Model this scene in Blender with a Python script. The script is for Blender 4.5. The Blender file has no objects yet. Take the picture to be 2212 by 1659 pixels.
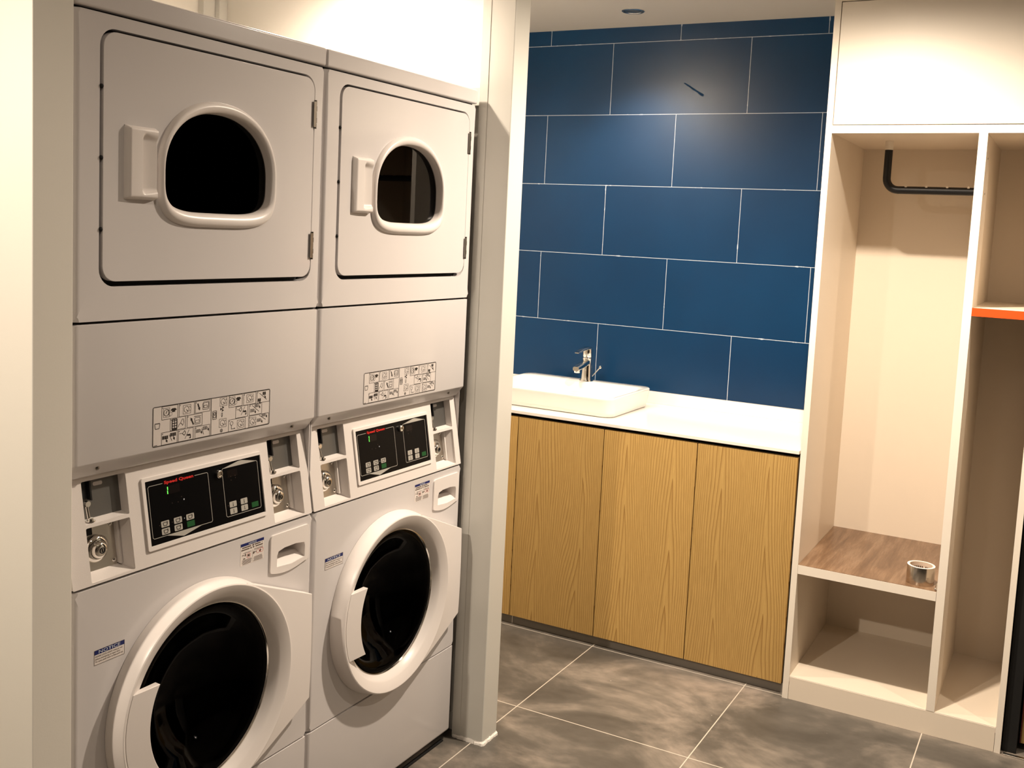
import bpy, bmesh, math, random
from mathutils import Vector, Matrix
random.seed(7)
S = bpy.context.scene
COL = S.collection
PI = math.pi

# ------------------------------------------------------------------ materials
def new_mat(name):
    m = bpy.data.materials.new(name); m.use_nodes = True
    nt = m.node_tree; return m, nt, nt.nodes['Principled BSDF']

def simple(name, col, rough=.5, metal=0., spec=.5, coat=0., emit=None, estr=0., trans=0., ior=1.45, noise=0., nscale=300., tone=.0):
    m, nt, b = new_mat(name)
    b.inputs['Base Color'].default_value = (*col, 1)
    b.inputs['Roughness'].default_value = rough
    b.inputs['Metallic'].default_value = metal
    b.inputs['Specular IOR Level'].default_value = spec
    b.inputs['Coat Weight'].default_value = coat
    b.inputs['Coat Roughness'].default_value = .08
    b.inputs['IOR'].default_value = ior
    b.inputs['Transmission Weight'].default_value = trans
    if emit:
        b.inputs['Emission Color'].default_value = (*emit, 1); b.inputs['Emission Strength'].default_value = estr
    tc = nt.nodes.new('ShaderNodeTexCoord')
    if tone:      # faint large-scale mottling of the paint itself
        n = nt.nodes.new('ShaderNodeTexNoise'); n.inputs['Scale'].default_value = 3.; n.inputs['Detail'].default_value = 3
        nt.links.new(tc.outputs['Object'], n.inputs['Vector'])
        r = nt.nodes.new('ShaderNodeMapRange'); r.inputs['To Min'].default_value = 1 - tone; r.inputs['To Max'].default_value = 1 + tone
        nt.links.new(n.outputs['Fac'], r.inputs['Value'])
        h = nt.nodes.new('ShaderNodeHueSaturation'); h.inputs['Color'].default_value = (*col, 1)
        nt.links.new(r.outputs['Result'], h.inputs['Value']); nt.links.new(h.outputs['Color'], b.inputs['Base Color'])
    if noise:
        n = nt.nodes.new('ShaderNodeTexNoise'); n.inputs['Scale'].default_value = nscale
        nt.links.new(tc.outputs['Object'], n.inputs['Vector'])
        u = nt.nodes.new('ShaderNodeBump'); u.inputs['Strength'].default_value = noise; u.inputs['Distance'].default_value = .001
        nt.links.new(n.outputs['Fac'], u.inputs['Height']); nt.links.new(u.outputs['Normal'], b.inputs['Normal'])
    return m

M = {}
M['enamel'] = simple('white_enamel', (.66, .63, .625), .22, coat=.25, tone=.015)
M['plastic'] = simple('white_plastic', (.80, .75, .72), .32, tone=.01)
M['console'] = simple('textured_white_plastic', (.76, .71, .68), .38, noise=.25, nscale=900)
M['label'] = simple('label_film', (.66, .61, .58), .45, tone=.01)
M['paper'] = simple('sticker_white', (.74, .68, .64), .5, tone=.01)
M['ink'] = simple('black_ink', (.012, .008, .006), .6, tone=.01)
M['ink_soft'] = simple('brown_black_ink', (.09, .06, .045), .6, tone=.01)
M['navy'] = simple('navy_print', (.004, .012, .12), .5, tone=.01)
M['white_ink'] = simple('white_print', (.62, .66, .74), .5, tone=.01)
M['grey_ink'] = simple('grey_print', (.42, .40, .36), .5, tone=.01)
M['red_ink'] = simple('red_print', (.62, .012, .008), .5, tone=.01)
M['green_ink'] = simple('green_print', (.0, .075, .014), .5, tone=.01)
M['screen'] = simple('black_screen', (.0015, .0015, .002), .3, spec=.12, tone=.01)
M['led'] = simple('green_led', (.05, .6, .05), .4, emit=(.12, 1., .08), estr=2.2, tone=.01)
M['led_window'] = simple('dark_red_window', (.004, .0018, .0018), .3, spec=.2, tone=.01)
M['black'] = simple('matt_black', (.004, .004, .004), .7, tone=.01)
M['blackgloss'] = simple('black_powder_coat', (.005, .005, .006), .45, tone=.01)
M['rubber'] = simple('grey_rubber', (.12, .11, .10), .5, tone=.01)
M['drum'] = simple('dark_drum_steel', (.006, .0055, .005), .4, metal=.6, noise=.2, nscale=120)
M['darkmetal'] = simple('zinc_plate', (.16, .155, .145), .42, metal=.6, noise=.1, nscale=200)
M['chrome'] = simple('chrome', (.78, .76, .72), .08, metal=1., tone=.01)
M['brushed'] = simple('brushed_steel', (.62, .58, .52), .28, metal=1., noise=.15, nscale=500)
M['hinge'] = simple('hinge_steel', (.26, .24, .215), .25, metal=1., tone=.01)
M['glass'] = simple('dark_tinted_glass', (.08, .075, .07), .01, trans=1., ior=1.22)
M['bowl'] = simple('black_tinted_glass', (.05, .048, .045), .01, trans=1., ior=1.13)
M['wallpaint'] = simple('cream_wall_paint', (.80, .77, .70), .6, noise=.08, nscale=250, tone=.01)
M['sheetpaint'] = simple('glossy_pale_panel', (.66, .65, .60), .28, noise=.06, nscale=20, tone=.02)
M['dimwall'] = simple('grey_brown_wall_paint', (.07, .058, .048), .7, noise=.08, nscale=250, tone=.02)
M['ceiling'] = simple('ceiling_paint', (.60, .57, .53), .75, noise=.05, nscale=200, tone=.02)
M['laminate'] = simple('white_laminate', (.80, .705, .585), .42, noise=.12, nscale=420, tone=.015)
M['edging'] = simple('white_edge_band', (.84, .77, .67), .45, tone=.04)
M['orange'] = simple('orange_edge_band', (.85, .07, .004), .5, tone=.02)
M['ceramic'] = simple('white_ceramic', (.86, .85, .81), .12, coat=.5, tone=.005)
M['stone'] = simple('white_worktop', (.84, .80, .74), .16, tone=.01)
M['caulk'] = simple('white_sealant', (.90, .86, .80), .5, noise=.5, nscale=60, tone=.02)
M['kick'] = simple('grey_toe_kick', (.20, .18, .155), .45, noise=.1, nscale=80, tone=.05)
M['foil'] = simple('silver_foil_tape', (.62, .57, .50), .2, metal=1., tone=.02)
M['core'] = simple('cardboard_core', (.62, .5, .40), .7, tone=.03)
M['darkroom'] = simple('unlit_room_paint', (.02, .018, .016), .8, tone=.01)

def math_node(nt, op, a, b=None, c=None):
    n = nt.nodes.new('ShaderNodeMath'); n.operation = op
    for i, v in enumerate((a, b, c)):
        if v is None: continue
        if isinstance(v, (int, float)): n.inputs[i].default_value = v
        else: nt.links.new(v, n.inputs[i])
    return n.outputs[0]

def mix_col(nt, fac, a, b):
    n = nt.nodes.new('ShaderNodeMix'); n.data_type = 'RGBA'
    if isinstance(fac, float): n.inputs[0].default_value = fac
    else: nt.links.new(fac, n.inputs[0])
    for i, v in ((6, a), (7, b)):
        if isinstance(v, tuple): n.inputs[i].default_value = (*v, 1)
        else: nt.links.new(v, n.inputs[i])
    return n.outputs[2]

def ramp(nt, fac, stops):
    n = nt.nodes.new('ShaderNodeValToRGB'); nt.links.new(fac, n.inputs[0])
    e = n.color_ramp.elements
    while len(e) < len(stops): e.new(.5)
    for k, (p, c) in zip(e, stops): k.position = p; k.color = (*c, 1)
    return n.outputs[0]

def floor_mat():
    m, nt, b = new_mat('grey_concrete_tile')
    g = nt.nodes.new('ShaderNodeNewGeometry'); sp = nt.nodes.new('ShaderNodeSeparateXYZ'); nt.links.new(g.outputs['Position'], sp.inputs[0])
    def dist(o, off):   # distance to nearest joint
        a = math_node(nt, 'DIVIDE', math_node(nt, 'SUBTRACT', o, off), .6)
        fr = math_node(nt, 'FRACT', a); s = math_node(nt, 'ABSOLUTE', math_node(nt, 'SUBTRACT', fr, .5))
        return math_node(nt, 'MULTIPLY', math_node(nt, 'SUBTRACT', .5, s), .6)
    dx = dist(sp.outputs[0], 1.6513 - 6); dy = dist(sp.outputs[1], -.0686 - 6)
    d = math_node(nt, 'MINIMUM', dx, dy)
    gr = math_node(nt, 'LESS_THAN', d, .0018)
    mp = nt.nodes.new('ShaderNodeMapping'); mp.inputs['Scale'].default_value = (1., .62, 1); mp.inputs['Rotation'].default_value = (0, 0, .5)
    nt.links.new(g.outputs['Position'], mp.inputs[0])
    n1 = nt.nodes.new('ShaderNodeTexNoise'); n1.inputs['Scale'].default_value = 3.4; n1.inputs['Detail'].default_value = 9; n1.inputs['Roughness'].default_value = .62; n1.inputs['Distortion'].default_value = .6
    nt.links.new(mp.outputs[0], n1.inputs[0])
    n2 = nt.nodes.new('ShaderNodeTexNoise'); n2.inputs['Scale'].default_value = 22; n2.inputs['Detail'].default_value = 6; nt.links.new(mp.outputs[0], n2.inputs[0])
    f = math_node(nt, 'ADD', math_node(nt, 'MULTIPLY', n1.outputs[0], .82), math_node(nt, 'MULTIPLY', n2.outputs[0], .18))
    c = ramp(nt, f, [(.36, (.070, .062, .052)), (.47, (.105, .094, .080)), (.56, (.19, .165, .138)), (.68, (.36, .30, .25))])
    # pale specks
    v = nt.nodes.new('ShaderNodeTexVoronoi'); v.inputs['Scale'].default_value = 9.; nt.links.new(g.outputs['Position'], v.inputs[0])
    sk = math_node(nt, 'LESS_THAN', v.outputs['Distance'], .018)
    c = mix_col(nt, sk, c, (.62, .58, .52))
    c = mix_col(nt, gr, c, (.60, .54, .46))
    nt.links.new(c, b.inputs['Base Color'])
    b.inputs['Roughness'].default_value = .42
    bu = nt.nodes.new('ShaderNodeBump'); bu.inputs['Strength'].default_value = .12; bu.inputs['Distance'].default_value = .002
    nt.links.new(f, bu.inputs['Height']); nt.links.new(bu.outputs[0], b.inputs['Normal'])
    return m

def tile_mat():
    m, nt, b = new_mat('navy_wall_tile')
    g = nt.nodes.new('ShaderNodeNewGeometry'); sp = nt.nodes.new('ShaderNodeSeparateXYZ'); nt.links.new(g.outputs['Position'], sp.inputs[0])
    zz = math_node(nt, 'DIVIDE', math_node(nt, 'SUBTRACT', 2.3896 + 3., sp.outputs[2]), .3)
    row = math_node(nt, 'FLOOR', zz); frz = math_node(nt, 'FRACT', zz)
    dz = math_node(nt, 'MULTIPLY', math_node(nt, 'SUBTRACT', .5, math_node(nt, 'ABSOLUTE', math_node(nt, 'SUBTRACT', frz, .5))), .3)
    par = math_node(nt, 'MODULO', row, 2.)          # row 10 starts at 2.3896 (parity 0): joints at .2444 - .6 k
    yy = math_node(nt, 'DIVIDE', math_node(nt, 'ADD', math_node(nt, 'SUBTRACT', sp.outputs[1], .2444 - 6), math_node(nt, 'MULTIPLY', par, .3)), .6)
    fry = math_node(nt, 'FRACT', yy)
    dy = math_node(nt, 'MULTIPLY', math_node(nt, 'SUBTRACT', .5, math_node(nt, 'ABSOLUTE', math_node(nt, 'SUBTRACT', fry, .5))), .6)
    nz = nt.nodes.new('ShaderNodeTexNoise'); nz.inputs['Scale'].default_value = 26; nz.inputs['Detail'].default_value = 8; nt.links.new(g.outputs['Position'], nz.inputs[0])
    w = math_node(nt, 'ADD', .0011, math_node(nt, 'MULTIPLY', math_node(nt, 'MAXIMUM', math_node(nt, 'SUBTRACT', nz.outputs[0], .62), 0.), .016))
    d = math_node(nt, 'MINIMUM', dz, dy); gr = math_node(nt, 'LESS_THAN', d, w)
    n2 = nt.nodes.new('ShaderNodeTexNoise'); n2.inputs['Scale'].default_value = 1.3; n2.inputs['Detail'].default_value = 4; nt.links.new(g.outputs['Position'], n2.inputs[0])
    c = ramp(nt, n2.outputs[0], [(.3, (.0004, .022, .070)), (.7, (.0008, .036, .106))])
    # a scuff mark left on one tile
    ay, az = -.085, 2.215; by_, bz = -.165, 2.165
    ty = math_node(nt, 'SUBTRACT', sp.outputs[1], ay); tz = math_node(nt, 'SUBTRACT', sp.outputs[2], az)
    L2 = (by_ - ay)**2 + (bz - az)**2
    t = math_node(nt, 'DIVIDE', math_node(nt, 'ADD', math_node(nt, 'MULTIPLY', ty, by_ - ay), math_node(nt, 'MULTIPLY', tz, bz - az)), L2)
    t.node.use_clamp = True
    ey = math_node(nt, 'SUBTRACT', ty, math_node(nt, 'MULTIPLY', t, by_ - ay)); ez = math_node(nt, 'SUBTRACT', tz, math_node(nt, 'MULTIPLY', t, bz - az))
    dd = math_node(nt, 'SQRT', math_node(nt, 'ADD', math_node(nt, 'MULTIPLY', ey, ey), math_node(nt, 'MULTIPLY', ez, ez)))
    sc = math_node(nt, 'LESS_THAN', math_node(nt, 'ADD', dd, math_node(nt, 'MULTIPLY', math_node(nt, 'SUBTRACT', nz.outputs[0], .5), .012)), .004)
    c = mix_col(nt, gr, c, (.50, .55, .62))
    nt.links.new(c, b.inputs['Base Color'])
    rg = math_node(nt, 'ADD', .30, math_node(nt, 'MULTIPLY', sc, .5))
    nt.links.new(rg, b.inputs['Roughness']); b.inputs['Specular IOR Level'].default_value = .32
    bu = nt.nodes.new('ShaderNodeBump'); bu.inputs['Strength'].default_value = .25; bu.inputs['Distance'].default_value = .001; bu.invert = True
    nt.links.new(gr, bu.inputs['Height']); nt.links.new(bu.outputs[0], b.inputs['Normal'])
    return m

def oak_mat():
    m, nt, b = new_mat('oak_veneer')
    g = nt.nodes.new('ShaderNodeNewGeometry'); sp = nt.nodes.new('ShaderNodeSeparateXYZ'); nt.links.new(g.outputs['Position'], sp.inputs[0])
    oi = nt.nodes.new('ShaderNodeObjectInfo')
    y, z = sp.outputs[1], sp.outputs[2]
    # cathedral arches: nested parabolas repeated across the board
    n0 = nt.nodes.new('ShaderNodeTexNoise'); n0.inputs['Scale'].default_value = 1.; n0.inputs['Detail'].default_value = 2
    mp0 = nt.nodes.new('ShaderNodeMapping'); mp0.inputs['Scale'].default_value = (1, 5, 1.2); nt.links.new(g.outputs['Position'], mp0.inputs[0]); nt.links.new(mp0.outputs[0], n0.inputs[0])
    u = math_node(nt, 'ADD', math_node(nt, 'DIVIDE', math_node(nt, 'ADD', y, 5.), .1826), math_node(nt, 'MULTIPLY', math_node(nt, 'SUBTRACT', n0.outputs[0], .5), .5))
    fu = math_node(nt, 'SUBTRACT', math_node(nt, 'FRACT', u), .5)
    cell = math_node(nt, 'FLOOR', u)
    ph = math_node(nt, 'MULTIPLY', math_node(nt, 'FRACT', math_node(nt, 'MULTIPLY', math_node(nt, 'SINE', math_node(nt, 'MULTIPLY', cell, 12.98)), 437.5)), 3.)
    au = math_node(nt, 'ABSOLUTE', fu)
    par = math_node(nt, 'MULTIPLY', math_node(nt, 'POWER', au, 1.3), 24.)
    q = math_node(nt, 'ADD', math_node(nt, 'ADD', par, math_node(nt, 'MULTIPLY', z, 4.4)), ph)
    n1 = nt.nodes.new('ShaderNodeTexNoise'); n1.inputs['Scale'].default_value = 1.; n1.inputs['Detail'].default_value = 1.5
    mp1 = nt.nodes.new('ShaderNodeMapping'); mp1.inputs['Scale'].default_value = (1, 9, 1.6); nt.links.new(g.outputs['Position'], mp1.inputs[0]); nt.links.new(mp1.outputs[0], n1.inputs[0])
    q = math_node(nt, 'ADD', q, math_node(nt, 'MULTIPLY', math_node(nt, 'SUBTRACT', n1.outputs[0], .5), 2.2))
    sw = math_node(nt, 'FRACT', q)
    line = math_node(nt, 'POWER', sw, 4.5)
    n2 = nt.nodes.new('ShaderNodeTexNoise'); n2.inputs['Scale'].default_value = 1.; n2.inputs['Detail'].default_value = 5; n2.inputs['Roughness'].default_value = .7
    mp2 = nt.nodes.new('ShaderNodeMapping'); mp2.inputs['Scale'].default_value = (1, 330, 14); nt.links.new(g.outputs['Position'], mp2.inputs[0]); nt.links.new(mp2.outputs[0], n2.inputs[0])
    base = ramp(nt, n2.outputs[0], [(.3, (.45, .28, .085)), (.7, (.58, .375, .125))])
    dk = mix_col(nt, math_node(nt, 'MULTIPLY', line, .92), base, (.24, .11, .02))
    h = nt.nodes.new('ShaderNodeHueSaturation'); nt.links.new(dk, h.inputs['Color'])
    nt.links.new(math_node(nt, 'ADD', .92, math_node(nt, 'MULTIPLY', oi.outputs['Random'], .16)), h.inputs['Value'])
    nt.links.new(h.outputs[0], b.inputs['Base Color']); b.inputs['Roughness'].default_value = .45
    bu = nt.nodes.new('ShaderNodeBump'); bu.inputs['Strength'].default_value = .1; bu.inputs['Distance'].default_value = .0006
    nt.links.new(n2.outputs[0], bu.inputs['Height']); nt.links.new(bu.outputs[0], b.inputs['Normal'])
    return m

def walnut_mat():
    m, nt, b = new_mat('brown_wood_board')
    g = nt.nodes.new('ShaderNodeNewGeometry')
    mp = nt.nodes.new('ShaderNodeMapping'); mp.inputs['Scale'].default_value = (2.2, 22, 1); nt.links.new(g.outputs['Position'], mp.inputs[0])
    n = nt.nodes.new('ShaderNodeTexNoise'); n.inputs['Scale'].default_value = 1.; n.inputs['Detail'].default_value = 7; n.inputs['Roughness'].default_value = .62; n.inputs['Distortion'].default_value = .7
    nt.links.new(mp.outputs[0], n.inputs[0])
    mp2 = nt.nodes.new('ShaderNodeMapping'); mp2.inputs['Scale'].default_value = (30, 300, 1); nt.links.new(g.outputs['Position'], mp2.inputs[0])
    n2 = nt.nodes.new('ShaderNodeTexNoise'); n2.inputs['Scale'].default_value = 1.; nt.links.new(mp2.outputs[0], n2.inputs[0])
    f = math_node(nt, 'ADD', math_node(nt, 'MULTIPLY', n.outputs[0], .8), math_node(nt, 'MULTIPLY', n2.outputs[0], .2))
    c = ramp(nt, f, [(.36, (.10, .05, .022)), (.5, (.17, .095, .05)), (.62, (.26, .165, .10))])
    nt.links.new(c, b.inputs['Base Color']); b.inputs['Roughness'].default_value = .3
    return m

M['floor'] = floor_mat(); M['tile'] = tile_mat(); M['oak'] = oak_mat(); M['walnut'] = walnut_mat()

# ------------------------------------------------------------------ helpers
def link(name, me, mat, parent=None, bevel=0., seg=3, ang=40, smooth=True):
    o = bpy.data.objects.new(name, me); COL.objects.link(o)
    if mat: me.materials.append(mat)
    if parent: o.parent = parent
    if smooth:
        me.shade_smooth(); me.set_sharp_from_angle(angle=math.radians(ang))
    if bevel:
        b = o.modifiers.new('Bevel', 'BEVEL'); b.width = bevel; b.segments = seg; b.limit_method = 'ANGLE'; b.angle_limit = math.radians(32); b.harden_normals = True
    return o

def from_bm(name, bm, mat, parent=None, **k):
    bmesh.ops.recalc_face_normals(bm, faces=bm.faces)
    me = bpy.data.meshes.new(name); bm.to_mesh(me); bm.free()
    return link(name, me, mat, parent, **k)

def bm_box(bm, x0, x1, y0, y1, z0, z1):
    v = [bm.verts.new(p) for p in ((x0,y0,z0),(x1,y0,z0),(x1,y1,z0),(x0,y1,z0),(x0,y0,z1),(x1,y0,z1),(x1,y1,z1),(x0,y1,z1))]
    for f in ((0,1,2,3),(4,7,6,5),(0,4,5,1),(1,5,6,2),(2,6,7,3),(3,7,4,0)): bm.faces.new([v[i] for i in f])

def box(name, x0, x1, y0, y1, z0, z1, mat, parent=None, bevel=0., **k):
    bm = bmesh.new(); bm_box(bm, x0, x1, y0, y1, z0, z1)
    return from_bm(name, bm, mat, parent, bevel=bevel, **k)

def rrect(x0, x1, z0, z1, r, n=7):
    rs = r if isinstance(r, (tuple, list)) else (r,)*4      # BL, BR, TR, TL
    pts = []
    for (cx, cz, a0), q in zip(((x0, z0, PI), (x1, z0, 1.5*PI), (x1, z1, 0), (x0, z1, .5*PI)), rs):
        sx = 1 if cx == x0 else -1; sz = 1 if cz == z0 else -1
        if q <= 0: pts.append((cx, cz)); continue
        for i in range(n+1):
            a = a0 + .5*PI*i/n
            pts.append((cx + sx*q + q*math.cos(a), cz + sz*q + q*math.sin(a)))
    return pts

def circ(cx, cz, r, n=48): return [(cx + r*math.cos(2*PI*i/n), cz + r*math.sin(2*PI*i/n)) for i in range(n)]

def bm_plate(bm, outer, holes, y0, y1, ymap=None, vr=0.):
    """flat plate in the xz plane, front at y0, back at y1, with holes"""
    sub = bmesh.new(); edges = []
    for lp in [outer] + list(holes):
        vs = [sub.verts.new((p[0], y0, p[1])) for p in lp]
        for i in range(len(vs)): edges.append(sub.edges.new((vs[i], vs[(i+1) % len(vs)])))
    bmesh.ops.triangle_fill(sub, use_beauty=True, use_dissolve=False, edges=edges)
    r = bmesh.ops.extrude_face_region(sub, geom=sub.faces[:])
    for v in r['geom']:
        if isinstance(v, bmesh.types.BMVert): v.co.y = y1
    bmesh.ops.recalc_face_normals(sub, faces=sub.faces)
    if vr:      # roll back the two outer upright front edges
        xs = [v.co.x for v in sub.verts]; xa, xb = min(xs), max(xs)
        es = [e for e in sub.edges if all(abs(v.co.y-y0) < 1e-6 for v in e.verts) and (all(abs(v.co.x-xa) < 1e-6 for v in e.verts) or all(abs(v.co.x-xb) < 1e-6 for v in e.verts))]
        bmesh.ops.bevel(sub, geom=es, offset=vr, segments=6, profile=.5, affect='EDGES', clamp_overlap=False)
    if ymap:
        for v in sub.verts: v.co.y += ymap(v.co.z)
    me = bpy.data.meshes.new('t'); sub.to_mesh(me); sub.free(); bm.from_mesh(me); bpy.data.meshes.remove(me)

def plate(name, outer, holes, y0, y1, mat, parent=None, ymap=None, vr=0., **k):
    bm = bmesh.new(); bm_plate(bm, outer, holes, y0, y1, ymap, vr)
    return from_bm(name, bm, mat, parent, **k)

def loft(name, rings, mat, parent=None, cap_start=False, cap_end=False, closed=True, **k):
    """rings: list of lists of 3d points"""
    bm = bmesh.new(); R = [[bm.verts.new(p) for p in r] for r in rings]
    n = len(rings[0])
    for a, b in zip(R[:-1], R[1:]):
        for i in range(n if closed else n-1): bm.faces.new((a[i], a[(i+1) % n], b[(i+1) % n], b[i]))
    if cap_start: bm.faces.new(R[0])
    if cap_end: bm.faces.new(R[-1][::-1])
    return from_bm(name, bm, mat, parent, **k)

def lathe_y(name, cx, cz, prof, mat, parent=None, n=72, y_off=0, **k):
    rings = [[(cx + r*math.cos(2*PI*i/n), y + y_off, cz + r*math.sin(2*PI*i/n)) for i in range(n)] for r, y in prof]
    return loft(name, rings, mat, parent, **k)

def lathe_z(name, cx, cy, prof, mat, parent=None, n=40, **k):
    rings = [[(cx + r*math.cos(2*PI*i/n), cy + r*math.sin(2*PI*i/n), z) for i in range(n)] for r, z in prof]
    return loft(name, rings, mat, parent, **k)

def tube_bm(bm, pts, r, n=12, caps=True):
    pts = [Vector(p) for p in pts]; rings = []
    up = Vector((0, 0, 1))
    rs = r if isinstance(r, list) else [r]*len(pts)
    for i, p in enumerate(pts):
        t = (pts[min(i+1, len(pts)-1)] - pts[max(i-1, 0)]).normalized()
        if rings: a = pa - t*pa.dot(t)
        else: a = t.cross(up) if t.cross(up).length > 1e-3 else t.cross(Vector((1, 0, 0)))
        a.normalize(); b = t.cross(a).normalized(); pa = a
        rings.append([bm.verts.new(p + rs[i]*(math.cos(2*PI*k/n)*a + math.sin(2*PI*k/n)*b)) for k in range(n)])
    for A, B in zip(rings[:-1], rings[1:]):
        for i in range(n): bm.faces.new((A[i], A[(i+1) % n], B[(i+1) % n], B[i]))
    if caps: bm.faces.new(rings[0]); bm.faces.new(rings[-1][::-1])

def tube(name, pts, r, mat, parent=None, n=12, **k):
    bm = bmesh.new(); tube_bm(bm, pts, r, n); return from_bm(name, bm, mat, parent, **k)

class Ink:
    """flat printed artwork in the xz plane, y given by a function of z"""
    def __init__(s): s.P = []
    def poly(s, pts): s.P.append(list(pts)); return s
    def line(s, p, q, w=.0007):
        dx, dz = q[0]-p[0], q[1]-p[1]; L = math.hypot(dx, dz) or 1; a, b = -dz/L*w/2, dx/L*w/2
        return s.poly([(p[0]+a, p[1]+b), (p[0]-a, p[1]-b), (q[0]-a, q[1]-b), (q[0]+a, q[1]+b)])
    def path(s, pts, w=.0007, close=False):
        pts = list(pts)
        if close: pts.append(pts[0])
        for p, q in zip(pts[:-1], pts[1:]): s.line(p, q, w)
        return s
    def rect(s, x0, x1, z0, z1, w=.0007, r=0): return s.path(rrect(x0, x1, z0, z1, r, 3), w, True)
    def fill(s, x0, x1, z0, z1, r=0): return s.poly(rrect(x0, x1, z0, z1, r, 3))
    def circle(s, x, z, r, w=.0006, n=16, a0=0, a1=2*PI):
        return s.path([(x + r*math.cos(a0+(a1-a0)*i/n), z + r*math.sin(a0+(a1-a0)*i/n)) for i in range(n+1)], w)
    def disc(s, x, z, r, n=10): return s.poly([(x + r*math.cos(2*PI*i/n), z + r*math.sin(2*PI*i/n)) for i in range(n)])
    def arrow(s, p, q, w=.0012, h=.003):
        L = math.hypot(q[0]-p[0], q[1]-p[1]); ux, uz = (q[0]-p[0])/L, (q[1]-p[1])/L
        m = (q[0]-ux*h, q[1]-uz*h); s.line(p, m, w)
        return s.poly([q, (m[0]-uz*h*.55, m[1]+ux*h*.55), (m[0]+uz*h*.55, m[1]-ux*h*.55)])
    def build(s, name, mat, parent, y=lambda z: 0., k=0.):
        bm = bmesh.new()
        for i, p in enumerate(s.P):
            vs = [bm.verts.new((a, y(b) - k - (i % 5)*6e-6, b)) for a, b in p]
            try: bm.faces.new(vs)
            except ValueError: pass
        me = bpy.data.meshes.new(name); bm.to_mesh(me); bm.free()
        return link(name, me, mat, parent, smooth=False)

def text(name, s, x, z, h, mat, parent, y=lambda z: 0., w=None, off=.0006, bold=0., shear=0.):
    c = bpy.data.curves.new('t', 'FONT'); c.body = s; c.size = 1.; c.resolution_u = 2; c.offset = bold
    o = bpy.data.objects.new('t', c); COL.objects.link(o)
    bpy.context.view_layer.update()
    me = bpy.data.meshes.new_from_object(o.evaluated_get(bpy.context.evaluated_depsgraph_get()))
    bpy.data.objects.remove(o); bpy.data.curves.remove(c)
    xs = [v.co.x for v in me.vertices]; x0, x1 = min(xs), max(xs)
    cap = .72; sc = h/cap; sx = w/(x1-x0) if w else sc
    for v in me.vertices:
        a, b = v.co.x, v.co.y
        zz = z + b*sc; v.co = ((a-x0)*sx + x + shear*b*sc, y(zz) - off, zz)
    me.materials.clear(); me.name = name
    return link(name, me, mat, parent, smooth=False)

def thing(name, label, cat, loc=(0, 0, 0), group=None):
    o = bpy.data.objects.new(name, None); COL.objects.link(o); o.location = loc; o.empty_display_size = .1
    o['label'] = label; o['category'] = cat
    if group: o['group'] = group
    return o

def tag(o, label, cat, group=None):
    o['label'] = label; o['category'] = cat
    if group: o['group'] = group
    return o

def struct(o): o['kind'] = 'structure'; return o

def children(o): return [c for c in bpy.data.objects if c.parent == o]
def copy_tree(o, parent=None):
    c = o.copy(); COL.objects.link(c); c.parent = parent
    for ch in children(o): copy_tree(ch, c)
    return c

# ------------------------------------------------------------------ the room
CE = 2.454
struct(box('floor', -3.0, 2.84, -3.6, 1.2, -.05, 0, M['floor']))
struct(box('ceiling', -3.0, 2.84, -3.6, 1.2, CE, CE+.06, M['ceiling']))
struct(box('wall_tiled', 2.834, 2.90, -1.52, 1.2, 0, CE, M['tile']))
struct(box('wall_back', -3.0, 2.834, 1.10, 1.2, 0, CE, M['wallpaint']))
struct(box('wall_far_left', -3.06, -3.0, -3.6, 1.2, 0, CE, M['dimwall']))
struct(box('wall_rear', -3.0, 2.9, -3.66, -3.6, 0, CE, M['dimwall']))
# wall to the left of the washers: short end towards us, lit face on its left
struct(box('wall_left', -.1105, -.030, -.02, 1.10, 0, CE, M['wallpaint'], bevel=.002))
# wall between laundry niche and sink room, ending in a post
bm = bmesh.new(); bm_box(bm, 1.41, 1.4475, 0.0, 1.10, 0, CE); sw = struct(from_bm('wall_side', bm, M['wallpaint']))
post = struct(box('trim_1', 1.362, 1.4495, -.1063, .0, 0, CE, M['sheetpaint'], bevel=.003)); post['label'] = 'pale square post between the washers and the sink'
# thin cover strip on the post's rear half
struct(box('trim_2', 1.3605, 1.4, -.026, .004, 0, CE, M['sheetpaint'], bevel=.0015))
# sealant around the foot of the post
def wob(pts, z):
    return [(x, y, z) for x, y in pts]
bm = bmesh.new()
random.seed(3)
def skirt(bm, x0, x1, y0, y1, h, t):
    N = 26; lo = []; mid = []; hi = []
    path = []
    for i in range(N+1): path.append((x0 , y1 + (y0-y1)*i/N, -1, 0))
    for i in range(N+1): path.append((x0 + (x1-x0)*i/N, y0, 0, -1))
    for x, y, nx, ny in path:
        w = t*(1+random.uniform(-.35, .35)); hh = h*(1+random.uniform(-.12, .12))
        lo.append(bm.verts.new((x+nx*w, y+ny*w, .0))); mid.append(bm.verts.new((x+nx*w*.8, y+ny*w*.8, hh*.6))); hi.append(bm.verts.new((x-nx*.001, y-ny*.001, hh)))
    for A, B in ((lo, mid), (mid, hi)):
        for i in range(len(A)-1): bm.faces.new((A[i], A[i+1], B[i+1], B[i]))
skirt(bm, 1.362, 1.4495, -.1063, .0, .011, .0055)
struct(from_bm('trim_3', bm, M['caulk']))
# horizontal rail on the side wall at machine-top height
struct(box('trim_4', 1.366, 1.41, .004, .92, 1.937, 1.992, M['sheetpaint'], bevel=.002))
# corner trims at the back of the niche
struct(box('trim_5', 1.372, 1.41, 1.055, 1.10, 0, CE, M['sheetpaint'], bevel=.002))
struct(box('trim_6', 1.32, 1.372, 1.075, 1.10, 0, CE, M['sheetpaint'], bevel=.002))
struct(box('baseboard_side', 1.395, 1.41, .004, 1.05, 0, .055, M['wallpaint'], bevel=.002))
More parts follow.
